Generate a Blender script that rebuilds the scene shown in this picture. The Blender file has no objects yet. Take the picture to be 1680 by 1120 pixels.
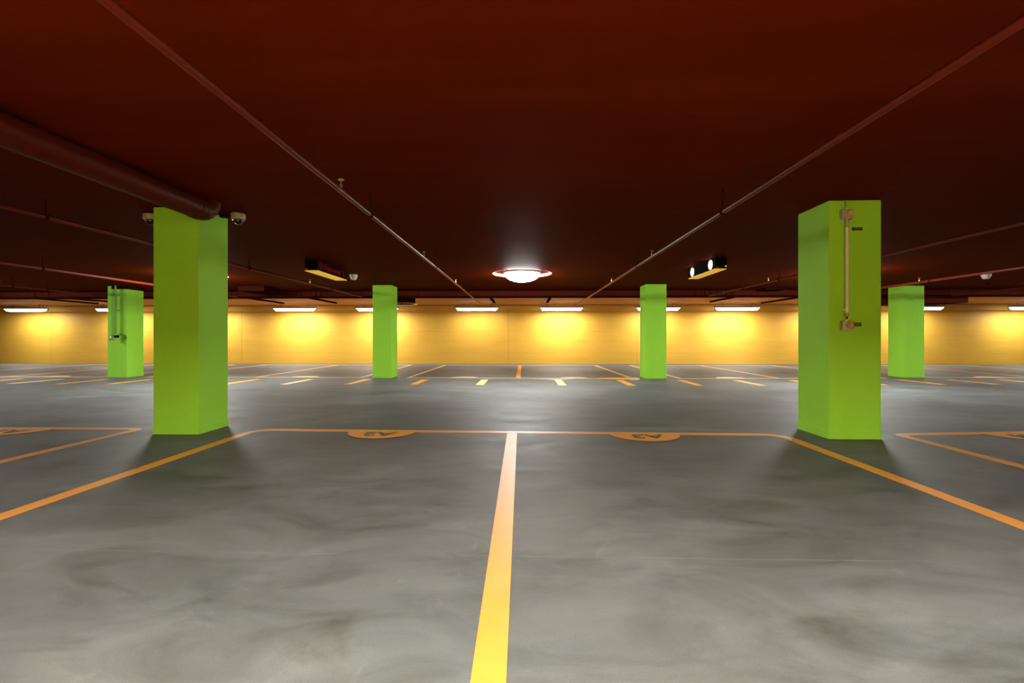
import bpy, bmesh, math, random
from mathutils import Vector, Matrix
random.seed(7)
PI = math.pi
SC = bpy.context.scene
COL = SC.collection
CEIL = 2.385            # ceiling height (m); the camera stands at 1.0 m
WALL_Y = 18.12          # face of the far wall
REAR_Y = -1.75          # face of the wall behind the camera
HALF = 26.0

# ------------------------------------------------------------------ materials
def new_mat(name):
    m = bpy.data.materials.new(name); m.use_nodes = True
    nt = m.node_tree
    return m, nt, nt.nodes['Principled BSDF']

def N(nt, kind, **kw):
    n = nt.nodes.new(kind)
    for k, v in kw.items():
        if k in n.inputs: n.inputs[k].default_value = v
        else: setattr(n, k, v)
    return n

def L(nt, a, b): nt.links.new(a, b)

def coords(nt, scale=(1, 1, 1)):
    tc = N(nt, 'ShaderNodeTexCoord'); mp = N(nt, 'ShaderNodeMapping')
    mp.inputs['Scale'].default_value = scale
    L(nt, tc.outputs['Object'], mp.inputs['Vector'])
    return mp.outputs['Vector']

def noise(nt, vec, scale, detail=5, rough=0.55, dist=0.0):
    n = N(nt, 'ShaderNodeTexNoise'); n.inputs['Scale'].default_value = scale
    n.inputs['Detail'].default_value = detail; n.inputs['Roughness'].default_value = rough
    n.inputs['Distortion'].default_value = dist
    L(nt, vec, n.inputs['Vector']); return n.outputs['Fac']

def ramp(nt, fac, stops):
    r = N(nt, 'ShaderNodeValToRGB'); e = r.color_ramp.elements
    while len(e) > 1: e.remove(e[-1])
    for i, (p, c) in enumerate(stops):
        if i == 0: e[0].position = p; el = e[0]
        else: el = e.new(p)
        el.color = c if len(c) == 4 else (*c, 1)
    L(nt, fac, r.inputs['Fac']); return r.outputs['Color']

def mixc(nt, a, b, fac, mode='MIX'):
    m = N(nt, 'ShaderNodeMix'); m.data_type = 'RGBA'; m.blend_type = mode
    for sock, v in ((m.inputs[6], a), (m.inputs[7], b)):
        if hasattr(v, 'links'): L(nt, v, sock)
        else: sock.default_value = (*v, 1)
    if hasattr(fac, 'links'): L(nt, fac, m.inputs[0])
    else: m.inputs[0].default_value = fac
    return m.outputs[2]

def math_(nt, op, a, b=None, c=None):
    m = N(nt, 'ShaderNodeMath'); m.operation = op
    for i, v in enumerate((a, b, c)):
        if v is None: continue
        if hasattr(v, 'links'): L(nt, v, m.inputs[i])
        else: m.inputs[i].default_value = v
    return m.outputs[0]

def bump(nt, bs, h, strength, dist=0.01):
    b = N(nt, 'ShaderNodeBump'); b.inputs['Strength'].default_value = strength
    b.inputs['Distance'].default_value = dist
    L(nt, h, b.inputs['Height']); L(nt, b.outputs['Normal'], bs.inputs['Normal'])

def simple(name, rgb, rough=0.5, metal=0.0, var=0.12, scale=14, spec=0.5):
    m, nt, bs = new_mat(name)
    v = coords(nt); f = noise(nt, v, scale)
    c = ramp(nt, f, [(0.3, tuple(x * (1 - var) for x in rgb)), (0.7, tuple(min(1, x * (1 + var)) for x in rgb))])
    L(nt, c, bs.inputs['Base Color']); bs.inputs['Roughness'].default_value = rough
    bs.inputs['Metallic'].default_value = metal; bs.inputs['Specular IOR Level'].default_value = spec
    return m

def emissive(name, rgb, strength):
    m, nt, bs = new_mat(name)
    bs.inputs['Base Color'].default_value = (0.8, 0.8, 0.8, 1)
    bs.inputs['Emission Color'].default_value = (*rgb, 1)
    bs.inputs['Emission Strength'].default_value = strength
    return m

def line_mask(nt, sock, pos, w, wobble=None):
    d = math_(nt, 'SUBTRACT', sock, pos)
    if wobble is not None: d = math_(nt, 'ADD', d, wobble)
    d = math_(nt, 'ABSOLUTE', d)
    return math_(nt, 'LESS_THAN', d, w)

def make_floor():
    m, nt, bs = new_mat('sealed_grey_concrete')
    v = coords(nt); v2 = coords(nt, (0.55, 1.0, 1)); 
    big = noise(nt, v2, 0.55, 6, 0.6, 0.6)
    med = noise(nt, coords(nt, (0.7, 1.5, 1)), 1.9, 8, 0.65, 0.9)
    fine = noise(nt, v, 190, 3, 0.8)
    base = ramp(nt, big, [(0.25, (0.080, 0.087, 0.089)), (0.5, (0.124, 0.134, 0.136)), (0.78, (0.200, 0.210, 0.214))])
    tint = ramp(nt, med, [(0.24, (0.42, 0.42, 0.40)), (0.40, (0.80, 0.80, 0.77)), (0.53, (1.0, 1.0, 1.0)), (0.64, (1.16, 1.15, 1.13)), (0.8, (1.42, 1.40, 1.37))])
    c = mixc(nt, base, tint, 1.0, 'MULTIPLY')
    warm = ramp(nt, noise(nt, v, 0.38, 3, 0.5), [(0.4, (0.98, 1.0, 0.985)), (0.65, (1.05, 1.0, 0.975))])
    c = mixc(nt, c, warm, 1.0, 'MULTIPLY')
    spk = ramp(nt, fine, [(0.3, (0.86, 0.86, 0.86)), (0.55, (1, 1, 1)), (0.74, (1.25, 1.24, 1.2))])
    c = mixc(nt, c, spk, 1.0, 'MULTIPLY')
    # dark oily stains with their own outline
    st = ramp(nt, noise(nt, coords(nt, (0.8, 1.6, 1)), 1.3, 7, 0.62, 1.2), [(0.57, (1, 1, 1)), (0.72, (0.70, 0.68, 0.64))])
    c = mixc(nt, c, st, 1.0, 'MULTIPLY')
    # pale scuffs and wipe marks
    sc_ = ramp(nt, noise(nt, coords(nt, (0.9, 0.5, 1)), 3.1, 9, 0.72, 2.0), [(0.60, (1, 1, 1)), (0.76, (1.38, 1.38, 1.38))])
    c = mixc(nt, c, sc_, 1.0, 'MULTIPLY')
    # pour joints across the slab
    sep = N(nt, 'ShaderNodeSeparateXYZ'); L(nt, v, sep.inputs[0])
    wob = math_(nt, 'MULTIPLY', math_(nt, 'SUBTRACT', noise(nt, v, 1.3, 4), 0.5), 0.03)
    gap = noise(nt, v, 2.2, 3)
    for y, col, w in ((2.065, (0.27, 0.27, 0.25), 0.0035), (4.155, (0.22, 0.22, 0.20), 0.005), (10.2, (0.1, 0.1, 0.09), 0.01)):
        k = line_mask(nt, sep.outputs['Y'], y, w, wob)
        k = math_(nt, 'MULTIPLY', k, math_(nt, 'MULTIPLY', math_(nt, 'SMOOTH_MAX', math_(nt, 'MULTIPLY', math_(nt, 'SUBTRACT', gap, 0.42), 2.6), 0.0, 0.05), 0.8))
        c = mixc(nt, c, col, k)
    L(nt, c, bs.inputs['Base Color'])
    r = ramp(nt, med, [(0.3, (0.52,) * 3), (0.7, (0.7,) * 3)])
    L(nt, r, bs.inputs['Roughness'])
    bs.inputs['Specular IOR Level'].default_value = 0.38
    h = math_(nt, 'ADD', math_(nt, 'MULTIPLY', fine, 0.35), noise(nt, v, 22, 5))
    bump(nt, bs, h, 0.12, 0.004)
    return m

def make_ceiling():
    m, nt, bs = new_mat('oxblood_red_ceiling_paint')
    v = coords(nt, (0.25, 1.6, 1))
    f = noise(nt, v, 1.1, 6, 0.6, 0.4); g = noise(nt, coords(nt), 30, 4, 0.6)
    c = ramp(nt, f, [(0.3, (0.072, 0.0066, 0.0003)), (0.55, (0.092, 0.0090, 0.0006)), (0.75, (0.113, 0.0120, 0.0010))])
    L(nt, c, bs.inputs['Base Color'])
    L(nt, ramp(nt, f, [(0.3, (0.55,) * 3), (0.7, (0.7,) * 3)]), bs.inputs['Roughness'])
    bs.inputs['Specular IOR Level'].default_value = 0.02
    bump(nt, bs, math_(nt, 'ADD', math_(nt, 'MULTIPLY', g, 0.3), f), 0.2, 0.01)
    # mostly dead flat paint with a little satin left in it
    df = N(nt, 'ShaderNodeBsdfDiffuse'); L(nt, c, df.inputs['Color']); mx = N(nt, 'ShaderNodeMixShader'); mx.inputs[0].default_value = 0.4
    L(nt, df.outputs[0], mx.inputs[1]); L(nt, bs.outputs[0], mx.inputs[2]); L(nt, mx.outputs[0], nt.nodes['Material Output'].inputs['Surface'])
    return m

def make_wall():
    m, nt, bs = new_mat('yellow_wall_paint')
    v = coords(nt); f = noise(nt, coords(nt, (0.4, 1, 2.0)), 1.6, 6, 0.6)
    c = ramp(nt, f, [(0.3, (0.74, 0.43, 0.052)), (0.7, (0.82, 0.49, 0.068))])
    sep = N(nt, 'ShaderNodeSeparateXYZ'); L(nt, v, sep.inputs[0])
    wob = math_(nt, 'MULTIPLY', math_(nt, 'SUBTRACT', noise(nt, v, 0.9, 3), 0.5), 0.02)
    gap = math_(nt, 'GREATER_THAN', noise(nt, v, 0.7, 2), 0.46)
    for x in (-19.7, -11.62, -0.64, 4.52, 13.5):
        c = mixc(nt, c, (0.46, 0.22, 0.015), math_(nt, 'MULTIPLY', line_mask(nt, sep.outputs['X'], x, 0.014, wob), 0.4))
    for z in (0.43, 0.9, 1.31):
        k = math_(nt, 'MULTIPLY', line_mask(nt, sep.outputs['Z'], z, 0.010, wob), math_(nt, 'MULTIPLY', gap, 0.26))
        c = mixc(nt, c, (0.46, 0.22, 0.015), k)
    L(nt, c, bs.inputs['Base Color'])
    bs.inputs['Roughness'].default_value = 0.55; bs.inputs['Specular IOR Level'].default_value = 0.3
    bump(nt, bs, noise(nt, coords(nt, (1, 1, 2)), 5, 6, 0.6), 0.25, 0.012)
    return m

def make_green():
    m, nt, bs = new_mat('lime_green_column_paint')
    v = coords(nt); f = noise(nt, coords(nt, (1, 1, 0.5)), 3.0, 6, 0.6)
    c = ramp(nt, f, [(0.3, (0.300, 0.690, 0.050)), (0.7, (0.325, 0.740, 0.062))])
    # pin holes in the concrete
    vo = N(nt, 'ShaderNodeTexVoronoi'); vo.inputs['Scale'].default_value = 7; L(nt, v, vo.inputs['Vector'])
    hole = math_(nt, 'LESS_THAN', vo.outputs['Distance'], 0.032)
    hole = math_(nt, 'MULTIPLY', hole, math_(nt, 'GREATER_THAN', noise(nt, v, 2.0, 2), 0.55))
    c = mixc(nt, c, (0.05, 0.10, 0.008), hole)
    L(nt, c, bs.inputs['Base Color'])
    bs.inputs['Roughness'].default_value = 0.6; bs.inputs['Specular IOR Level'].default_value = 0.08
    # faint upright board marks
    wv = noise(nt, coords(nt, (22, 22, 0.35)), 1.0, 3, 0.5)
    bump(nt, bs, math_(nt, 'ADD', math_(nt, 'MULTIPLY', wv, 0.5), math_(nt, 'MULTIPLY', f, 0.5)), 0.16, 0.006)
    return m

def make_paint(name, a, b, worn=0.45):
    m, nt, bs = new_mat(name)
    v = coords(nt); f = noise(nt, v, 5, 7, 0.65)
    c = ramp(nt, f, [(0.3, a), (0.72, b)])
    L(nt, c, bs.inputs['Base Color']); bs.inputs['Roughness'].default_value = worn
    bs.inputs['Specular IOR Level'].default_value = 0.5
    bump(nt, bs, noise(nt, v, 60, 4), 0.1, 0.002)
    return m

M = dict(
    floor=make_floor(), ceiling=make_ceiling(), wall=make_wall(), green=make_green(),
    orange=make_paint('orange_floor_paint', (0.84, 0.325, 0.034), (0.92, 0.38, 0.05)),
    pale=make_paint('faded_orange_floor_paint', (0.76, 0.48, 0.16), (0.86, 0.58, 0.24)),
    amber=make_paint('fresh_amber_floor_paint', (0.70, 0.36, 0.012), (0.82, 0.45, 0.03), 0.35),
    chalk=make_paint('chalky_white_floor_paint', (0.50, 0.47, 0.42), (0.62, 0.58, 0.52)),
    letter=simple('dark_grey_lettering', (0.075, 0.07, 0.055), 0.5),
    pipe=simple('oxblood_pipe_paint', (0.115, 0.014, 0.006), 0.38, var=0.1, spec=0.10),
    drain=simple('dark_oxblood_drain_paint', (0.060, 0.007, 0.002), 0.45, var=0.1, spec=0.06),
    dark=simple('dark_brown_steel', (0.030, 0.006, 0.003), 0.6, spec=0.0),
    beam=simple('dark_maroon_beam', (0.105, 0.017, 0.008), 0.6, spec=0.0),
    ceiling_strip=simple('terracotta_ceiling_strip', (0.52, 0.215, 0.085), 0.6, var=0.14, scale=0.9, spec=0.1),
    black=simple('black_powder_coat', (0.005, 0.005, 0.005), 0.5, spec=0.02),
    sticker=simple('red_sticker', (0.30, 0.035, 0.03), 0.5),
    redink=simple('dark_red_sign_print', (0.30, 0.004, 0.006), 0.5, spec=0.0),
    brass=simple('brass', (0.62, 0.50, 0.30), 0.35, 0.8),
    chrome=simple('bright_steel', (0.75, 0.72, 0.70), 0.22, 1.0, var=0.05),
    grey=simple('grey_housing', (0.40, 0.40, 0.42), 0.5),
    tan=simple('tan_cover', (0.50, 0.34, 0.17), 0.5),
    galv=simple('pale_conduit', (0.90, 0.88, 0.84), 0.25, 0.0, var=0.04),
    cream=simple('cream_plastic', (0.36, 0.32, 0.26), 0.45, var=0.05),
    white=simple('white_plastic', (0.72, 0.70, 0.66), 0.4, var=0.04),
    smoked=simple('smoked_dome', (0.012, 0.012, 0.010), 0.08),
    plate=simple('black_label_plate', (0.02, 0.016, 0.012), 0.5),
    plateink=simple('pale_label_print', (0.22, 0.19, 0.15), 0.5),
    housing=simple('lamp_housing', (0.16, 0.13, 0.10), 0.5),
    salmon=simple('salmon_trim_ring', (0.85, 0.42, 0.34), 0.4, var=0.03),
    greenpipe=simple('green_pipe_paint', (0.15, 0.33, 0.020), 0.4),
    tap_shadow=simple('dark_green_tap_shadow', (0.05, 0.14, 0.015), 0.5),
)
STRIP = 122.0
M['side_lens'] = emissive('strip_side_lens', (1.0, 0.96, 0.92), 3.5)
M['strip_bright'] = emissive('bright_strip_lens', (1.0, 0.97, 0.89), STRIP * 1.45)
M['strip_mid'] = emissive('strip_lens', (1.0, 0.97, 0.89), STRIP)
M['strip_dim'] = emissive('dim_strip_lens', (1.0, 0.97, 0.88), STRIP * 0.62)
M['strip_rear'] = emissive('added_rear_strip_lens', (1.0, 0.97, 0.90), STRIP * 6.3)
M['dome'] = emissive('ceiling_lamp_glass', (1.0, 1.0, 0.96), 140.0)
M['signal'] = emissive('white_signal_lens', (1.0, 0.97, 0.93), 4.5)
M['pictogram'] = emissive('signal_pictogram', (1.0, 0.90, 0.55), 0.75)
M['yellow'] = emissive('yellow_sign_panel_added_glow', (1.0, 0.56, 0.05), 0.45)  # glow added to brighten the yellow sign undersides
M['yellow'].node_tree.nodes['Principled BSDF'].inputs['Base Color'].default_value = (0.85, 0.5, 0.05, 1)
M['led'] = emissive('small_white_led', (1, 1, 1), 1.2)

# ------------------------------------------------------------------ mesh helpers
class MB:
    def __init__(s): s.bm = bmesh.new()
    def box(s, lo, hi, bev=0.0):
        lo, hi = Vector(lo), Vector(hi)
        r = bmesh.ops.create_cube(s.bm, size=1.0, matrix=Matrix.Translation((lo + hi) / 2) @ Matrix.Diagonal((*(hi - lo), 1)))
        if bev:
            es = list({e for v in r['verts'] for e in v.link_edges})
            bmesh.ops.bevel(s.bm, geom=es, offset=bev, segments=2, profile=0.5, affect='EDGES')
        return s
    def tube(s, p0, p1, r, seg=16, caps=True):
        p0, p1 = Vector(p0), Vector(p1); d = p1 - p0
        rot = Vector((0, 0, 1)).rotation_difference(d.normalized()).to_matrix().to_4x4()
        bmesh.ops.create_cone(s.bm, cap_ends=caps, cap_tris=False, segments=seg, radius1=r, radius2=r, depth=d.length,
                              matrix=Matrix.Translation((p0 + p1) / 2) @ rot)
        return s
    def path(s, pts, r, seg=14):
        pts = [Vector(p) for p in pts]; rings = []
        up = Vector((0, 0, 1)); 
        for i, p in enumerate(pts):
            t = (pts[min(i + 1, len(pts) - 1)] - pts[max(i - 1, 0)]).normalized()
            a = t.cross(Vector((1, 0, 0)))
            if a.length < 0.2: a = t.cross(Vector((0, 1, 0)))
            a.normalize(); b = t.cross(a)
            rings.append([s.bm.verts.new(p + r * (math.cos(2 * PI * k / seg) * a + math.sin(2 * PI * k / seg) * b)) for k in range(seg)])
        for A, B in zip(rings, rings[1:]):
            for k in range(seg): s.bm.faces.new((A[k], A[(k + 1) % seg], B[(k + 1) % seg], B[k]))
        s.bm.faces.new(rings[0][::-1]); s.bm.faces.new(rings[-1])
        return s
    def lathe(s, prof, centre=(0, 0, 0), axis='Z', seg=32):
        c = Vector(centre); rings = []
        def pt(r, h, a):
            x, y = r * math.cos(a), r * math.sin(a)
            return c + (Vector((x, y, h)) if axis == 'Z' else Vector((x, h, y)) if axis == 'Y' else Vector((h, x, y)))
        for r, h in prof:
            rings.append([s.bm.verts.new(pt(r, h, 0))] if r < 1e-6 else [s.bm.verts.new(pt(r, h, 2 * PI * k / seg)) for k in range(seg)])
        for A, B in zip(rings, rings[1:]):
            for k in range(seg):
                k2 = (k + 1) % seg
                if len(A) == 1 and len(B) == 1: continue
                if len(A) == 1: s.bm.faces.new((A[0], B[k2], B[k]))
                elif len(B) == 1: s.bm.faces.new((A[k], A[k2], B[0]))
                else: s.bm.faces.new((A[k], A[k2], B[k2], B[k]))
        return s
    def slab(s, outline, z0, z1):
        a = [s.bm.verts.new((x, y, z0)) for x, y in outline]; b = [s.bm.verts.new((x, y, z1)) for x, y in outline]
        n = len(outline)
        s.bm.faces.new(a[::-1]); s.bm.faces.new(b)
        for k in range(n): s.bm.faces.new((a[k], a[(k + 1) % n], b[(k + 1) % n], b[k]))
        return s
    def stroke(s, pts, w, z1=0.003, closed=False):
        """a painted line of width w along a flat polyline"""
        P = [Vector((x, y)) for x, y in pts]; n = len(P); Ls = []; Rs = []
        for i in range(n):
            if closed: a, b = P[i - 1], P[(i + 1) % n]
            else: a, b = P[max(i - 1, 0)], P[min(i + 1, n - 1)]
            d0 = (P[i] - a) if (P[i] - a).length > 1e-9 else (b - P[i])
            d1 = (b - P[i]) if (b - P[i]).length > 1e-9 else d0
            n0 = Vector((-d0.y, d0.x)).normalized(); n1 = Vector((-d1.y, d1.x)).normalized()
            m = (n0 + n1).normalized(); k = w / 2 / max(0.35, m.dot(n0))
            Ls.append(P[i] + m * k); Rs.append(P[i] - m * k)
        V = []
        for l, r in zip(Ls, Rs):
            V.append([s.bm.verts.new((l.x, l.y, 0.0004)), s.bm.verts.new((r.x, r.y, 0.0004)), s.bm.verts.new((r.x, r.y, z1)), s.bm.verts.new((l.x, l.y, z1))])
        rng = range(n) if closed else range(n - 1)
        for i in rng:
            A, B = V[i], V[(i + 1) % n]
            for k in range(4): s.bm.faces.new((A[k], A[(k + 1) % 4], B[(k + 1) % 4], B[k]))
        if not closed: s.bm.faces.new(V[0][::-1]); s.bm.faces.new(V[-1])
        return s
    def build(s, name, mat, parent=None, smooth=False, loc=None):
        me = bpy.data.meshes.new(name)
        bmesh.ops.recalc_face_normals(s.bm, faces=s.bm.faces)
        if smooth:
            for f in s.bm.faces: f.smooth = True
            for e in s.bm.edges:
                if len(e.link_faces) == 2 and e.calc_face_angle(0) > math.radians(38): e.smooth = False
        s.bm.to_mesh(me); s.bm.free()
        me.materials.append(mat)
        o = bpy.data.objects.new(name, me); COL.objects.link(o)
        if parent: o.parent = parent
        if loc: o.location = loc
        return o

def thing(name, label, cat, loc=(0, 0, 0), group=None):
    o = bpy.data.objects.new(name, None); COL.objects.link(o); o.location = loc
    o.empty_display_size = 0.1
    return tag(o, label, cat, group)

def tag(o, label, cat, group=None):
    o['kind'] = 'thing'; o['label'] = label; o['category'] = cat
    if group: o['group'] = group
    return o

def structure(o): o['kind'] = 'structure'; return o

def copy_tree(o, parent=None):
    c = o.copy(); COL.objects.link(c)
    if parent: c.parent = parent
    for ch in list(o.children): copy_tree(ch, c)
    return c

def relabel(o, label): o['label'] = label; return o

def lettering(name, text, size, mat, parent, matrix, depth=0.0015, bold=0.0):
    cu = bpy.data.curves.new('lettering', 'FONT'); cu.body = text; cu.size = size
    cu.align_x = 'CENTER'; cu.align_y = 'CENTER'; cu.extrude = depth; cu.offset = size * bold
    tmp = bpy.data.objects.new('lettering_source', cu); COL.objects.link(tmp)
    dg = bpy.context.evaluated_depsgraph_get()
    me = bpy.data.meshes.new_from_object(tmp.evaluated_get(dg))
    bpy.data.objects.remove(tmp); bpy.data.curves.remove(cu)
    me.materials.clear(); me.materials.append(mat)
    o = bpy.data.objects.new(name, me); COL.objects.link(o); o.parent = parent; o.matrix_local = matrix
    return o

# ------------------------------------------------------------------ the hall itself
b = MB(); b.box((-HALF, REAR_Y - 0.2, -0.25), (HALF, WALL_Y + 0.2, 0.0)); structure(b.build('floor', M['floor']))
LAMPS = [(-14.1, 9.5), (-7.13, 9.5), (-0.045, 9.5), (6.52, 9.5), (13.4, 9.5)]
RECESS_R, RECESS_H = 0.635, 0.06

def build_ceiling():
    bm = bmesh.new(); z = CEIL; h = 0.85; n = 64
    def quad(x0, y0, x1, y1):
        bm.faces.new([bm.verts.new((x, y, z)) for x, y in ((x0, y0), (x0, y1), (x1, y1), (x1, y0))])
    ya, yb = 9.5 - h, 9.5 + h
    quad(-HALF, REAR_Y, HALF, ya); quad(-HALF, yb, HALF, WALL_Y)
    xs = [-HALF] + [v for x, _ in LAMPS for v in (x - h, x + h)] + [HALF]
    for i in range(0, len(xs), 2): quad(xs[i], ya, xs[i + 1], yb)
    for cx, cy in LAMPS:
        inner, outer, top = [], [], []
        for k in range(n):
            a = 2 * PI * k / n; c, s = math.cos(a), math.sin(a); q = h / max(abs(c), abs(s))
            inner.append(bm.verts.new((cx + RECESS_R * c, cy + RECESS_R * s, z)))
            outer.append(bm.verts.new((cx + q * c, cy + q * s, z)))
            top.append(bm.verts.new((cx + RECESS_R * c, cy + RECESS_R * s, z + RECESS_H)))
        for k in range(n):
            j = (k + 1) % n
            bm.faces.new((inner[k], inner[j], outer[j], outer[k])); bm.faces.new((inner[j], inner[k], top[k], top[j]))
        bm.faces.new(top)
    bmesh.ops.recalc_face_normals(bm, faces=bm.faces)
    me = bpy.data.meshes.new('ceiling'); bm.to_mesh(me); bm.free(); me.materials.append(M['ceiling'])
    o = bpy.data.objects.new('ceiling', me); COL.objects.link(o); structure(o)
build_ceiling()
top = CEIL + 0.08
b = MB(); b.box((-HALF, WALL_Y, 0), (HALF, WALL_Y + 0.2, top)); structure(b.build('wall_back', M['wall']))
b = MB(); b.box((-HALF, REAR_Y - 0.2, 0), (HALF, REAR_Y, top)); structure(b.build('wall_front', M['wall']))
b = MB(); b.box((-HALF - 0.2, REAR_Y - 0.2, 0), (-HALF, WALL_Y + 0.2, top)); structure(b.build('wall_left', M['wall']))
b = MB(); b.box((HALF, REAR_Y - 0.2, 0), (HALF + 0.2, WALL_Y + 0.2, top)); structure(b.build('wall_right', M['wall']))
# downstand beam between the far columns and the wall, pale ledge along the wall head
b = MB(); b.box((-HALF, 12.85, 2.205), (HALF, 13.2, CEIL), 0.008); structure(b.build('trim_1', M['beam']))
b = MB(); b.box((-HALF, WALL_Y - 0.05, 2.335), (HALF, WALL_Y, 2.372), 0.005); structure(b.build('trim_2', M['tan']))

b = MB(); b.box((-HALF, 13.2, CEIL - 0.006), (HALF, WALL_Y, CEIL + 0.01)); structure(b.build('trim_3', M['ceiling_strip']))  # ceiling strip next to the far wall, coloured lighter than the rest

# ------------------------------------------------------------------ green columns
def column(x0, x1, y0, y1, label):
    cx, cy = (x0 + x1) / 2, (y0 + y1) / 2; hx, hy = (x1 - x0) / 2, (y1 - y0) / 2
    t = thing('column', label, 'column', (cx, cy, 0), 'green columns')
    MB().box((-hx, -hy, 0.0), (hx, hy, CEIL), 0.007).build('shaft', M['green'], t)
    MB().box((-hx - 0.004, -hy - 0.004, 0.0), (hx + 0.004, hy + 0.004, 0.085), 0.004).build('base_band', M['green'], t)
    return t
colL = column(-3.895, -3.41, 4.60, 5.07, 'near lime green column with a dome camera either side and a fat red pipe')
colR = column(3.045, 3.555, 4.56, 5.07, 'near lime green column carrying two grey call boxes and an upright pale conduit')
column(-3.895, -3.40, 11.41, 11.92, 'far lime green column with a round duct hanging just behind it')
column(3.06, 3.59, 11.40, 11.93, 'far plain lime green column beyond the black sign with two white signals')
colO = column(-10.868, -10.355, 11.40, 11.915, 'far lime green column with a water tap and a brown collar around its head')
column(9.852, 10.369, 11.90, 12.41, 'far lime green column whose head is crossed by a thin red pipe')
# brown collar round the head of the column with the tap
b = MB()
b.box((-0.145, -0.267, 2.30), (0.267, -0.2525, CEIL)); b.box((0.252, -0.267, 2.30), (0.267, 0.27, CEIL)); 
b.build('collar', M['dark'], colO)['label'] = 'dark brown collar at the column head'

# ------------------------------------------------------------------ call boxes, conduit and plates on the near right column
FY = 4.56
def call_box(z, label):
    t = thing('call_box', label, 'call box', (3.198, FY, z), 'call boxes on the near column')
    MB().box((-0.052, -0.055, -0.048), (0.052, 0.0, 0.048), 0.008).build('housing', M['grey'], t)
    MB().lathe([(0, -0.078), (0.026, -0.078), (0.031, -0.072), (0.031, -0.054), (0, -0.054)], (0.006, 0, 0.002), 'Y', 28).build('push_button', M['tan'], t, True)['label'] = 'round tan push button'
    MB().tube((0.0, -0.028, 0.046), (0.0, -0.028, 0.066), 0.010, 12).build('cable_gland', M['galv'], t, True)
    return t
call_box(2.235, 'grey call box with a tan button at the very head of the near column')
call_box(1.130, 'grey call box with a tan button at the lower end of the pale conduit')
t = thing('conduit', 'pale upright metal conduit joining the two grey call boxes on the green column', 'conduit', (3.198, FY - 0.0305, 0))
MB().tube((0, 0, 1.245), (0, 0, 2.165), 0.0145, 16).build('pipe', M['galv'], t, True)
MB().tube((0, 0, 2.105), (0, 0, 2.187), 0.017, 16).build('sleeve', M['grey'], t, True)
MB().tube((0, 0, 1.225), (0, 0, 1.262), 0.017, 16).build('sleeve', M['grey'], t, True)
MB().path([(0, 0, 1.235), (0.003, 0, 1.215), (-0.002, 0, 1.20), (0, 0, 1.185)], 0.006, 8).build('cable', M['dark'], t, True)
MB().box((-0.02, 0.0, 1.285), (0.026, 0.0295, 1.302), 0.003).build('clip', M['galv'], t)
t = tag(MB().path([(3.196, FY - 0.018, 2.30), (3.199, FY - 0.014, 2.33), (3.196, FY - 0.012, 2.36), (3.198, FY - 0.012, CEIL)], 0.006, 8).build('cable', M['grey'], None, True),
        'thin cable running from the topmost call box up into the ceiling', 'cable')
def plate(x, z, label):
    t = thing('label_plate', label, 'plate', (x, FY, z), 'black label plates on the near column')
    MB().box((-0.051, -0.004, -0.016), (0.051, 0.0, 0.016), 0.002).build('board', M['plate'], t)
    for dz, w in ((0.005, 0.034), (-0.005, 0.026)):
        MB().box((-w, -0.0052, dz - 0.0022), (w, -0.0036, dz + 0.0022)).build('print_line', M['plateink'], t)
plate(3.318, 2.098, 'small black label plate at the column head, right of the conduit')
plate(3.308, 1.146, 'small black label plate beside the lower call box')

# ------------------------------------------------------------------ tap on the far left column
t = thing('water_tap', 'green riser pipe ending in a silver lever tap on the far column', 'tap', (-10.60, 11.40, 0))
MB().tube((0, -0.06, 1.13), (0, -0.06, CEIL), 0.022, 14).build('riser_pipe', M['greenpipe'], t, True)
MB().path([(0, -0.06, 1.14), (0.0, -0.07, 1.09), (0.05, -0.075, 1.07), (0.09, -0.08, 1.062)], 0.017, 12).build('bend', M['greenpipe'], t, True)
MB().lathe([(0, -0.05), (0.03, -0.05), (0.036, 0), (0.03, 0.05), (0, 0.05)], (0.055, -0.09, 1.066), 'X', 18).build('valve_body', M['dark'], t, True)
MB().path([(0.02, -0.11, 1.085), (-0.035, -0.125, 1.075), (-0.06, -0.13, 1.02), (-0.075, -0.13, 0.955)], 0.017, 12).build('lever', M['chrome'], t, True)
MB().path([(0.07, -0.06, 1.10), (0.13, -0.05, 1.13), (0.22, -0.04, 1.10), (0.27, -0.03, 1.04), (0.22, -0.04, 0.99), (0.14, -0.05, 1.04), (0.20, -0.04, 0.92)], 0.011, 10).build('shadow_curl', M['tap_shadow'], t, True)  # dark green curl drawn for the tap's shadow on the column
for z in (1.75, 2.15): MB().box((-0.03, -0.085, z - 0.012), (0.03, 0.0, z + 0.012), 0.003).build('clamp', M['greenpipe'], t)

# ------------------------------------------------------------------ floor markings
def arc(c, r, a0, a1, n=8):
    return [(c[0] + r * math.cos(a0 + (a1 - a0) * k / n), c[1] + r * math.sin(a0 + (a1 - a0) * k / n)) for k in range(n + 1)]
W = 0.105
def mark(name, mb, mat, label, cat, group=None): return tag(mb.build(name, mat), label, cat, group)

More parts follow.
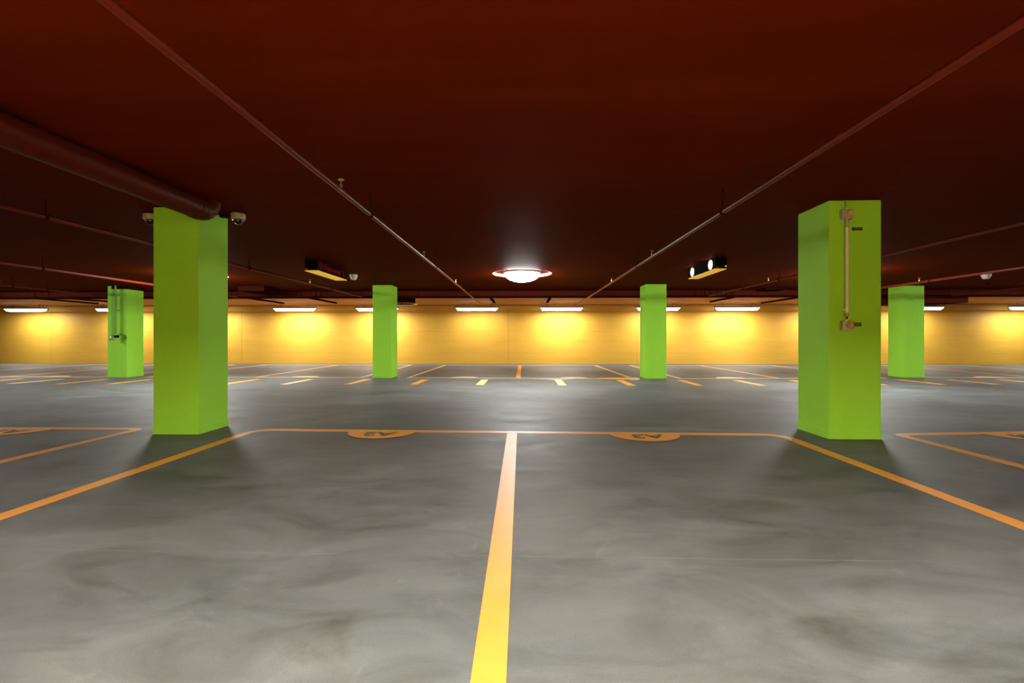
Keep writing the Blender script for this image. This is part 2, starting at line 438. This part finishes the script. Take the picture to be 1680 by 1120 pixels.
# the bays this side of the aisle
r = 0.20
pts = [(-2.935, REAR_Y + 0.25), (-2.945, 4.855 - r)] + arc((-2.945 + r, 4.855 - r), r, PI, PI / 2) + arc((2.672 - r, 4.755 - r), r, PI / 2, 0) + [(2.672, 4.755 - r), (2.655, REAR_Y + 0.25)]
mark('bay_outline', MB().stroke(pts, W), M['orange'], 'rounded orange outline around the double bay in front of the camera', 'floor marking', 'bay outlines')
mark('bay_divider', MB().stroke([(-0.085, REAR_Y + 0.25), (-0.129, 4.748)], W), M['orange'], 'wide orange line running up the middle of the floor from the bottom edge', 'floor marking', 'bay dividers')
r = 0.10
pts = [(-4.262, REAR_Y + 0.25), (-4.262, 4.865 - r)] + arc((-4.262 - r, 4.865 - r), r, 0, PI / 2, 6) + [(-9.75, 4.855), (-9.75, REAR_Y + 0.25)]
mark('bay_outline', MB().stroke(pts, W), M['orange'], 'orange bay corner on the floor outside the near column with the dome cameras', 'floor marking', 'bay outlines')
pts = [(3.905, REAR_Y + 0.25), (3.900, 4.80 - r)] + arc((3.90 + r, 4.80 - r), r, PI, PI / 2, 6) + [(5.40, 4.945), (9.4, 4.96), (9.4, REAR_Y + 0.25)]
mark('bay_outline', MB().stroke(pts, W), M['orange'], 'orange bay corner on the floor outside the near column with the call boxes', 'floor marking', 'bay outlines')

def badge(text, x, y, label, skew=0.0):
    t = thing('number_badge', label, 'floor marking', (x, y, 0), 'bay number badges')
    t.rotation_euler.z = skew
    MB().slab(arc((0, 0.02), 0.365, PI, 2 * PI, 36), 0.0032, 0.0044).build('half_disc', M['orange'], t)
    lettering('lettering', text, 0.245, M['letter'], t, Matrix.Translation((0, -0.125, 0.0050)) @ Matrix.Rotation(PI, 4, 'Z') @ Matrix.Diagonal((1.15, 0.95, 0.6, 1)), 0.0008, 0.035)
    return t
badge('A2', -1.525, 4.80, 'orange half disc lettered A2 on the near bay line')
badge('A3', 1.258, 4.755, 'orange half disc lettered A3 on the near bay line')
badge('A1', -5.575, 4.815, 'orange half disc lettered A1, cut by the picture edge beyond the dome camera column')
badge('A4', 5.175, 4.875, 'orange half disc lettered A4, cut by the picture edge beyond the call box column')

# the bays across the aisle
def far_bay(p, label, lines=()):
    mark('bay_outline', MB().stroke(p, 0.10, closed=True), M['pale'], label, 'floor marking', 'bay outlines')
    for q, lb in lines: mark('bay_divider', MB().stroke(q, 0.12), M['orange'], lb, 'floor marking', 'bay dividers')
far_bay([(-3.0, 11.52), (-3.02, 17.1), (2.69, 17.1), (2.735, 11.40)], 'pale orange outline of the middle far double bay between the two plain far columns',
        [([(-0.156, 11.516), (-0.158, 17.045)], 'short orange line in the middle far bay, straight under the round ceiling lamp')])
far_bay([(-9.9, 11.57), (-9.95, 17.1), (-4.345, 17.1), (-4.25, 11.55)], 'pale orange outline of the far double bay left of the column with the round duct',
        [([(-7.015, 11.617), (-7.2, 17.045)], 'slanting line seen in the far bay below the black sign with red print')])
far_bay([(3.96, 11.45), (4.02, 17.1), (9.36, 17.15), (9.25, 11.75)], 'pale orange outline of the far double bay partly behind the call box column',
        [([(6.51, 11.655), (6.64, 17.07)], 'slanting line seen in the far bay below the black sign with white signals')])
far_bay([(-16.8, 11.50), (-16.9, 17.1), (-11.25, 17.1), (-11.15, 11.50)], 'pale orange outline of the far double bay outside the column with the tap',
        [([(-13.75, 11.57), (-14.3, 17.03)], 'slanting line in the far bay outside the column with the tap')])
far_bay([(10.62, 11.93), (10.72, 17.3), (16.7, 17.35), (16.2, 11.98)], 'pale orange outline of the far double bay outside the column crossed by a red pipe',
        [([(13.35, 12.012), (13.75, 17.26)], 'slanting line in the far bay outside the column crossed by a red pipe')])
def far_badge(x, y, label):
    mark('number_badge', MB().slab(arc((x, y - 0.02), 0.37, 0, PI, 24), 0.0032, 0.0044), M['pale'], label, 'floor marking', 'bay number badges')
far_badge(-1.555, 11.50, 'pale half disc on the far bay line left of the short centre line')
far_badge(1.28, 11.43, 'pale half disc on the far bay line beside the amber paint patch')
far_badge(-5.75, 11.57, 'bright pale half disc on the far bay line below the black sign with red print')
far_badge(5.27, 11.55, 'pale half disc on the far bay line below the black sign with white signals')
far_badge(12.15, 11.95, 'pale half disc on the far bay line outside the column crossed by a red pipe')
far_badge(-12.45, 11.50, 'pale half disc on the far bay line outside the column with the tap')

XS = [(-12.62, 9.7, 10.95), (-11.50, 9.69, 10.85), (-10.36, 9.66, 10.88), (-9.225, 9.69, 10.9), (-6.62, 9.72, 11.0), (-5.30, 9.73, 11.0), (-3.893, 9.76, 11.03), (-2.438, 9.80, 11.0),
      (-0.97, 9.72, 11.03), (0.83, 9.70, 11.0), (2.32, 9.68, 10.96), (3.777, 9.71, 11.0), (5.12, 9.75, 10.97), (6.45, 9.8, 11.0), (7.83, 9.93, 11.15), (9.208, 10.09, 11.3), (10.44, 10.15, 11.34), (11.66, 10.2, 11.36)]
WHERE = ['outermost on the dome camera side, at the picture edge', 'second in from the picture edge on the dome camera side', 'third in from the picture edge on the dome camera side',
         'in front of the column with the tap', 'half hidden by the near column with the dome cameras', 'below the black sign with red print', 'left of the foot of the far column with the round duct',
         'right of the foot of the far column with the round duct', 'left of the short centre line of the far bay', 'right of the short centre line of the far bay', 'running out of the amber paint patch',
         'right of the foot of the far plain column', 'midway between the far plain column and the call box column', 'just left of the call box column', 'just right of the call box column',
         'in front of the column crossed by a red pipe', 'second in from the picture edge on the call box side', 'outermost on the call box side, at the picture edge']
for i, ((x, y0, y1), w) in enumerate(zip(XS, WHERE)):
    mt = M['pale'] if i in (1, 5, 8, 9) else M['orange']
    mark('crossing_stripe', MB().slab([(x - 0.085, y0), (x + 0.085, y0), (x + 0.085, y1), (x - 0.085, y1)], 0.0004, 0.003), mt,
         'short %s floor stripe %s' % ('pale' if mt is M['pale'] else 'orange', w), 'floor marking', 'short stripes along the aisle')
t = thing('paint_patch', 'amber paint patch with a white edge at the corner of the far bay', 'floor marking', (2.55, 11.40, 0))
MB().slab([(-1.0, -0.10), (-0.6, -0.22), (-0.15, -0.34), (0.08, -0.34), (0.22, -0.16), (0.25, 0.05), (0.15, 0.2), (-0.2, 0.24), (-0.6, 0.10)], 0.0044, 0.0054).build('amber_patch', M['amber'], t)
MB().slab([(0.0, -0.47), (0.22, -0.40), (0.34, -0.12), (0.40, 0.1), (0.36, 0.3), (0.12, 0.33), (0.0, 0.24), (0.15, 0.2), (0.24, 0.05), (0.21, -0.16), (0.07, -0.33)], 0.0032, 0.0042).build('white_edge', M['chalk'], t)
mark('paint_smear', MB().slab([(0.2, 11.23), (0.55, 11.14), (0.8, 11.0), (1.05, 11.12), (1.3, 11.24), (0.9, 11.2)], 0.0004, 0.0028), M['chalk'],
     'chalky white smear at the end of the stripe right of the centre line', 'floor marking')

# ------------------------------------------------------------------ wall strip lights
def strip_light(mat, label, group='strip lights along the far wall', flip=False):
    t = thing('strip_light', label, 'lamp', (0, 0, 0), group)
    # the lens: a long bar with sloping ends; open at the back and top where the housing sits
    bm = bmesh.new(); hl, hl2 = 0.82, 0.74; ya, yb = -0.085, 0.06; z0, z1 = -0.075, 0.02
    A = [(-hl, ya, z1), (-hl, yb, z1), (hl, yb, z1), (hl, ya, z1)]
    B = [(-hl2, ya + 0.025, z0), (-hl2, yb, z0), (hl2, yb, z0), (hl2, ya + 0.025, z0)]
    va = [bm.verts.new(p) for p in A]; vb = [bm.verts.new(p) for p in B]
    bm.faces.new((va[0], va[3], vb[3], vb[0])); bm.faces.new((va[0], vb[0], vb[1], va[1])); bm.faces.new((va[3], va[2], vb[2], vb[3]))
    bmesh.ops.recalc_face_normals(bm, faces=bm.faces)
    m = MB(); m.bm.free(); m.bm = bm; m.build('side_lens', M['side_lens'], t)
    bm = bmesh.new(); bm.faces.new([bm.verts.new((x, y, z0 + 0.002)) for x, y, z in B])
    m = MB(); m.bm.free(); m.bm = bm; m.build('lens', mat, t)
    MB().box((-hl - 0.02, yb, z0 + 0.01), (hl + 0.02, yb + 0.02, z1 + 0.05), 0.003).box((-hl - 0.02, ya - 0.004, z1), (hl + 0.02, yb, z1 + 0.05), 0.004).build('housing', M['housing'], t)
    for sx in (-0.55, 0.55): MB().tube((sx, 0, z1 + 0.045), (sx, 0, CEIL - 2.19), 0.009, 10).build('hanger', M['housing'], t, True)
    return t
proto = strip_light(M['strip_mid'], '')
def place(x, y, z, mat, label, group, rot=0.0, first=[True]):
    if first[0]: o = proto; first[0] = False
    else: o = copy_tree(proto)
    o.location = (x, y, z); o.rotation_euler.z = rot; o['label'] = label; o['group'] = group
    for c in o.children:
        if c.name.startswith('lens') and c.data.materials[0] is not mat:
            c.data = c.data.copy(); c.data.materials[0] = mat
    return o
FAR = [(-19.94, 'strip_mid', 'lit strip light on the far wall standing clear outside the tap column'),
       (-16.2, 'strip_mid', 'lit strip light partly hidden by the far column with the tap'),
       (-12.6, 'strip_mid', 'strip light hidden behind the near column with the dome cameras'),
       (-9.03, 'strip_bright', 'lit strip light on the far wall below the black sign with red print'),
       (-5.75, 'strip_bright', 'lit strip light partly hidden by the far column with the round duct'),
       (-1.84, 'strip_dim', 'lit strip light left of centre, below where the left sprinkler pipe ends'),
       (1.45, 'strip_bright', 'lit strip light right of centre, below where the right sprinkler pipe ends'),
       (5.16, 'strip_mid', 'lit strip light passing behind the far plain column'),
       (8.16, 'strip_bright', 'lit strip light on the far wall below the black sign with white signals'),
       (11.6, 'strip_mid', 'strip light hidden behind the near column with the call boxes'),
       (15.0, 'strip_mid', 'lit strip light showing at the edge of the column crossed by a red pipe'),
       (19.15, 'strip_mid', 'lit strip light cut by the picture edge on the call box side')]
for x, mt, lb in FAR: place(x, 17.4, 2.185, M[mt], lb, 'strip lights along the far wall')
for x in (-1.5, 1.5):  # unseen pair added to light the foreground floor and near columns
    o = place(x, REAR_Y + 0.70, 2.185, M['strip_rear'], 'unseen strip light added behind the viewpoint to light the foreground', 'added strip lights along the rear wall', PI)
    MB().box((-0.84, -0.096, -0.099), (0.84, -0.090, 0.02)).build('added_cutoff_lip', M['housing'], o)  # lip added to cut their light off the floor farther in

# ------------------------------------------------------------------ round ceiling lamps in their recesses
def lamp(label):
    t = thing('ceiling_lamp', label, 'lamp', (0, 0, CEIL), 'round ceiling lamps along the aisle')
    R = 0.375
    prof = [(R, 0.0)] + [(R * math.cos(a), -0.175 * math.sin(a)) for a in [PI / 2 * k / 10 for k in range(1, 10)]] + [(0, -0.175)]
    MB().lathe(prof, (0, 0, 0), 'Z', 36).build('glass_dome', M['dome'], t, True)
    MB().lathe([(0, RECESS_H), (R + 0.015, RECESS_H), (R + 0.025, RECESS_H - 0.01), (R + 0.025, 0.0), (R - 0.002, -0.008), (R - 0.01, 0.02)], (0, 0, 0), 'Z', 36).build('base_ring', M['housing'], t, True)
    MB().lathe([(RECESS_R - 0.002, RECESS_H - 0.004), (RECESS_R - 0.016, RECESS_H - 0.004), (RECESS_R - 0.016, 0.0), (RECESS_R - 0.002, 0.0), (RECESS_R - 0.002, RECESS_H - 0.004)], (0, 0, 0), 'Z', 64).build('trim_ring', M['salmon'], t, True)
    return t
lp = lamp('')
LL = ['round ceiling lamp outermost beyond the tap column, outside the frame', 'round ceiling lamp hidden behind the near column with the dome cameras', 'bright round ceiling lamp over the middle of the aisle',
      'round ceiling lamp hidden behind the near column with the call boxes', 'round ceiling lamp outermost beyond the call box column, outside the frame']
for i, ((x, y), lb) in enumerate(zip(LAMPS, LL)):
    o = lp if i == 0 else copy_tree(lp)
    o.location = (x, y, CEIL); o['label'] = lb

# ------------------------------------------------------------------ sprinkler pipes
PZ = 2.205
def sprinkler_pipe(x, y0, y1, heads, hangers, label, x1=None, r=0.021, z=PZ):
    t = thing('sprinkler_pipe', label, 'pipe', (0, 0, 0), 'sprinkler pipes along the ceiling')
    x1 = x if x1 is None else x1
    k = (z - 1.0) / (PZ - 1.0)
    x, x1 = x * k, x1 * k; heads = [h * k for h in heads]; hangers = [h * k for h in hangers]
    X = lambda y: x + (x1 - x) * (y - y0) / (y1 - y0)
    MB().tube((x, y0, z), (x1, y1, z), r, 18).build('pipe', M['pipe'], t, True)
    for y in heads:
        MB().lathe([(0, 0.0), (0.012, 0.0), (0.012, 0.03), (0.007, 0.034), (0.005, 0.058), (0.005, 0.062), (0.022, 0.066), (0.024, 0.07), (0, 0.072)], (X(y), y, z + r - 0.004), 'Z', 14).build('sprinkler_head', M['brass'], t, True)['label'] = 'upright brass sprinkler head'
    for y in hangers:
        m = MB(); m.lathe([(r + 0.001, -0.014), (r + 0.006, -0.014), (r + 0.006, 0.014), (r + 0.001, 0.014), (r + 0.001, -0.014)], (X(y), y, z), 'Y', 20)
        m.tube((X(y), y, z + r), (X(y), y, CEIL), 0.005, 8); m.build('hanger', M['dark'], t, True)
    return t
H1 = (1.2, 4.3, 7.48, 10.65)
sprinkler_pipe(-1.488, -0.7, 14.6, (3.6, 6.62, 9.7), H1, 'red sprinkler pipe rising from the top of the picture left of the round lamp', -1.49, z=2.163)
sprinkler_pipe(1.90, -0.7, 14.6, (6.62, 9.6), H1, 'red sprinkler pipe running over the picture right of the round lamp', 1.845, z=2.163)
sprinkler_pipe(-4.79, -0.7, 12.59, (9.63,), (4.3, 7.5, 10.65), 'dim sprinkler pipe passing behind the near column with the dome cameras', -4.62)
sprinkler_pipe(5.22, -0.7, 12.59, (9.6,), (7.5, 9.2, 10.65), 'dim sprinkler pipe passing behind the near column with the call boxes', 5.13)
sprinkler_pipe(-8.32, -0.7, 12.59, (), (7.45, 10.65), 'pink-lit sprinkler pipe in front of the column with the tap', -8.2, 0.026)
sprinkler_pipe(8.50, -0.7, 12.59, (9.75,), (9.5, 10.8), 'pink-lit sprinkler pipe crossing the head of the far column beside the white detector', 8.36, 0.026)
sprinkler_pipe(-11.75, -0.7, 12.59, (9.65,), (9.9, 10.65), 'faint sprinkler pipe outermost beyond the tap column', -11.65)
sprinkler_pipe(11.85, -0.7, 12.59, (9.65,), (7.5, 10.65), 'faint sprinkler pipe outermost beyond the white ceiling detector', 11.7)

# fat drain pipe ending in an elbow at the near left column
t = thing('drain_pipe', 'fat dark red pipe under the ceiling ending against the near column head', 'pipe', (-3.165, 4.42, 2.27))
R = 0.103
MB().path([(0, REAR_Y - 4.42, 0), (0, -0.13, 0)], R, 28).build('pipe', M['drain'], t, True)
MB().path([(0, -0.14, 0)] + [(0, -0.13 + 0.13 * math.sin(a), 0.13 - 0.13 * math.cos(a)) for a in [PI / 2 * k / 8 for k in range(0, 8)]] , R + 0.002, 28).build('elbow', M['drain'], t, True)
MB().lathe([(R, -0.035), (R + 0.007, -0.03), (R + 0.007, 0.03), (R, 0.035)], (0, -0.18, 0), 'Y', 28).build('coupling', M['drain'], t, True)

# ------------------------------------------------------------------ dome cameras and detectors
def dome_camera(x, y, label, side):
    t = thing('dome_camera', label, 'camera', (x, y, CEIL), 'dome cameras beside the near column')
    MB().lathe([(0, 0), (0.058, 0), (0.071, -0.008), (0.073, -0.05), (0.065, -0.064), (0.052, -0.066), (0, -0.066)], (0, 0, 0), 'Z', 28).build('housing', M['cream'], t, True)
    MB().lathe([(0.056, -0.064), (0.058, -0.075), (0.050, -0.078), (0.048, -0.066)], (0, 0, 0), 'Z', 28).build('ring', M['chrome'], t, True)
    MB().lathe([(0.050, -0.066)] + [(0.050 * math.cos(a), -0.07 - 0.054 * math.sin(a)) for a in [PI / 2 * k / 8 for k in range(0, 8)]] + [(0, -0.124)], (0, 0, 0), 'Z', 28).build('glass_dome', M['smoked'], t, True)['label'] = 'smoked glass dome'
    MB().box((min(0, side * 0.2), -0.02, -0.045), (max(0, side * 0.2), 0.02, -0.012), 0.004).build('bracket', M['dark'], t)
dome_camera(-4.14, 4.86, 'dome camera half hidden by the outer edge of the near column', 1)
dome_camera(-3.155, 4.86, 'fully visible dome camera beside the end of the fat red pipe', -1)
def detector(x, y, label):
    t = thing('smoke_detector', label, 'detector', (x, y, CEIL), 'white ceiling detectors')
    MB().lathe([(0, 0), (0.082, 0), (0.082, -0.045), (0.076, -0.052), (0, -0.052)], (0, 0, 0), 'Z', 26).build('base', M['white'], t, True)
    MB().lathe([(0.072, -0.05), (0.066, -0.085), (0.045, -0.108), (0, -0.112)], (0, 0, 0), 'Z', 26).build('dome', M['white'], t, True)
detector(-3.67, 9.55, 'white ceiling detector beside the black sign with red print')
detector(9.80, 9.78, 'white ceiling detector below the red pipe near the column it crosses')

# ------------------------------------------------------------------ hanging signs
def sign_body(name, label, x0, x1, y0, y1):
    t = thing(name, label, 'sign', (0, 0, 0))
    MB().box((x0, y0, 2.195), (x1, y1, CEIL), 0.004).build('casing', M['black'], t)
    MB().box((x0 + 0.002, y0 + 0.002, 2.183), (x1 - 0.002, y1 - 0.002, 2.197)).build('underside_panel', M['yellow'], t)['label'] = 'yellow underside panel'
    return t
t = sign_body('hanging_sign', 'black hanging sign box with dark red print and a yellow underside', -3.815, -3.585, 7.69, 8.97)
MB().box((-3.81, 7.684, 2.198), (-3.757, 7.692, 2.235), 0.001).build('sticker', M['sticker'], t)['label'] = 'small red sticker'
face = lambda y, z: Matrix.Translation((-3.5845, y, z)) @ Matrix.Rotation(PI / 2, 4, 'Z') @ Matrix.Rotation(PI / 2, 4, 'X')
MB().lathe([(0.048, 0.0), (0.061, 0.0), (0.061, 0.003), (0.048, 0.003), (0.048, 0.0)], (-3.5855, 7.80, 2.292), 'X', 28).box((-3.5855, 7.772, 2.284), (-3.5825, 7.828, 2.300)).build('round_symbol', M['redink'], t)
lettering('lettering', 'Hoppe in bed', 0.135, M['redink'], t, face(8.30, 2.29) @ Matrix.Diagonal((1.0, 1.0, 1, 1)))
MB().box((-3.5855, 8.80, 2.222), (-3.5825, 8.835, 2.30)).box((-3.5855, 8.79, 2.315), (-3.5825, 8.845, 2.35)).build('end_symbol', M['redink'], t)

t = sign_body('hanging_sign', 'black hanging sign box with two round white lit signals and a yellow underside', 3.235, 3.43, 7.68, 8.93)
for y in (8.715, 7.875):
    o = MB().lathe([(0, -0.006), (0.078, -0.006), (0.082, 0.0), (0, 0.0)], (3.235, y, 2.288), 'X', 32).build('signal', M['signal'], t, True)
    MB().box((3.226, y - 0.012, 2.288 + 0.030), (3.2295, y + 0.012, 2.288 + 0.052)).box((3.226, y - 0.012, 2.288 - 0.052), (3.2295, y + 0.012, 2.288 - 0.030)).build('pictogram', M['pictogram'], o)
MB().box((3.247, 7.673, 2.198), (3.295, 7.682, 2.232), 0.001).build('sticker', M['sticker'], t)['label'] = 'small red sticker'
MB().lathe([(0, -0.008), (0.009, -0.006), (0.009, 0.0)], (3.412, 7.682, 2.235), 'Y', 12).build('indicator_light', M['led'], t)

# ------------------------------------------------------------------ services near the beam
t = thing('round_duct', 'short dark round duct with a bright steel rim behind the far column', 'duct', (-3.70, 13.66, 0))
MB().lathe([(0.0, 2.10), (0.35, 2.10), (0.35, 2.24)], (0, 0, 0), 'Z', 40).lathe([(0.35, 2.09), (0.355, 2.09), (0.355, CEIL), (0.35, CEIL)], (0, 0, 0), 'Z', 40).build('duct_body', M['dark'], t, True)
MB().lathe([(0.35, 2.068), (0.415, 2.065), (0.43, 2.078), (0.415, 2.098), (0.355, 2.098)], (0, 0, 0), 'Z', 48).build('rim', M['chrome'], t, True)
tag(MB().box((-7.45, 11.45, 2.25), (-6.75, 12.3, CEIL), 0.01).build('duct_box', M['dark']), 'dark box duct under the ceiling right of the near column with the dome cameras', 'duct')
tag(MB().box((6.55, 12.35, 2.34), (7.1, 12.8, CEIL), 0.01).build('duct_box', M['dark']), 'small dark box on the ceiling just left of the near column with the call boxes', 'duct')
tag(MB().box((9.75, 13.21, 2.045), (12.75, 14.3, CEIL), 0.015).build('duct_box', M['beam']), 'large maroon duct box behind the column crossed by a red pipe', 'duct')
t = thing('cable_tray', 'dark cable tray running the width of the hall along the far beam', 'tray', (0, 0, 0))
MB().box((-HALF + 0.02, 12.62, 2.188), (HALF - 0.02, 12.80, 2.2), 0.002).box((-HALF + 0.02, 12.62, 2.19), (HALF - 0.02, 12.628, 2.225)).build('tray', M['dark'], t)
for x in (-15.4, -14.2, -13.8, -11.8, -9.7, -6.35, -6.1, -5.95, -5.8, -3.0, 4.75, 4.95, 5.02, 5.35, 5.62, 5.78, 5.86, 9.2, 12.3, 15.1):
    MB().tube((x, 12.64, 2.195), (x, 12.64, CEIL), 0.009, 8).build('hanger', M['dark'], t, True)
for x, y0, y1, lb in ((-16.3, 13.2, 16.7, 'outermost beyond the tap column'), (-15.1, 13.2, 16.6, 'second from the picture edge beyond the tap column'), (-9.12, 13.2, 16.75, 'first of two below the red print sign'),
                      (-7.08, 13.2, 16.7, 'second of two below the red print sign'), (-1.11, 13.2, 16.6, 'between the two sprinkler pipe ends, left one'),
                      (0.85, 13.2, 16.5, 'between the two sprinkler pipe ends, right one'), (4.95, 13.2, 14.6, 'stopping short by the far plain column'),
                      (6.78, 13.2, 16.5, 'below the white signal sign'), (8.92, 13.2, 17.1, 'just left of the call box column')):
    tag(MB().box((x - 0.04, y0 + 0.005, CEIL - 0.055), (x + 0.04, y1, CEIL - 0.0065), 0.006).build('ceiling_batten', M['dark']), 'dark ceiling batten between beam and wall, ' + lb, 'batten', 'ceiling battens by the far wall')
t = thing('branch_pipe', 'dark branch pipe dropping below the white detector and running to the picture edge', 'pipe', (11.27, 11.22, 0))
MB().path([(0, 0, CEIL), (0, 0, 2.36), (0.01, 0, 2.34), (0.05, 0, 2.335), (3.2, 0, 2.335)], 0.018, 12).build('pipe', M['dark'], t, True)

# ------------------------------------------------------------------ camera and world
FPX = 735.0
cam = bpy.data.cameras.new('camera'); co = bpy.data.objects.new('camera', cam); COL.objects.link(co)
cam.sensor_fit = 'HORIZONTAL'; cam.sensor_width = 36.0; cam.lens = 36.0 * FPX / 1680.0
cam.shift_y = -4.0 / 1680.0; cam.clip_start = 0.02; cam.clip_end = 200
co.location = (0, 0, 1.0); co.rotation_euler = (PI / 2, 0, math.atan(20.0 / FPX))
SC.camera = co
w = bpy.data.worlds.new('world'); SC.world = w; w.use_nodes = True
w.node_tree.nodes['Background'].inputs['Color'].default_value = (0, 0, 0, 1)
SC.view_settings.view_transform = 'Standard'; SC.view_settings.look = 'None'
SC.view_settings.gamma = 1.0; SC.view_settings.exposure = 0.0; SC.view_settings.use_curve_mapping = False
SC.cycles.max_bounces = 10; SC.cycles.diffuse_bounces = 6; SC.cycles.use_denoising = True
SC.cycles.sample_clamp_indirect = 6.0
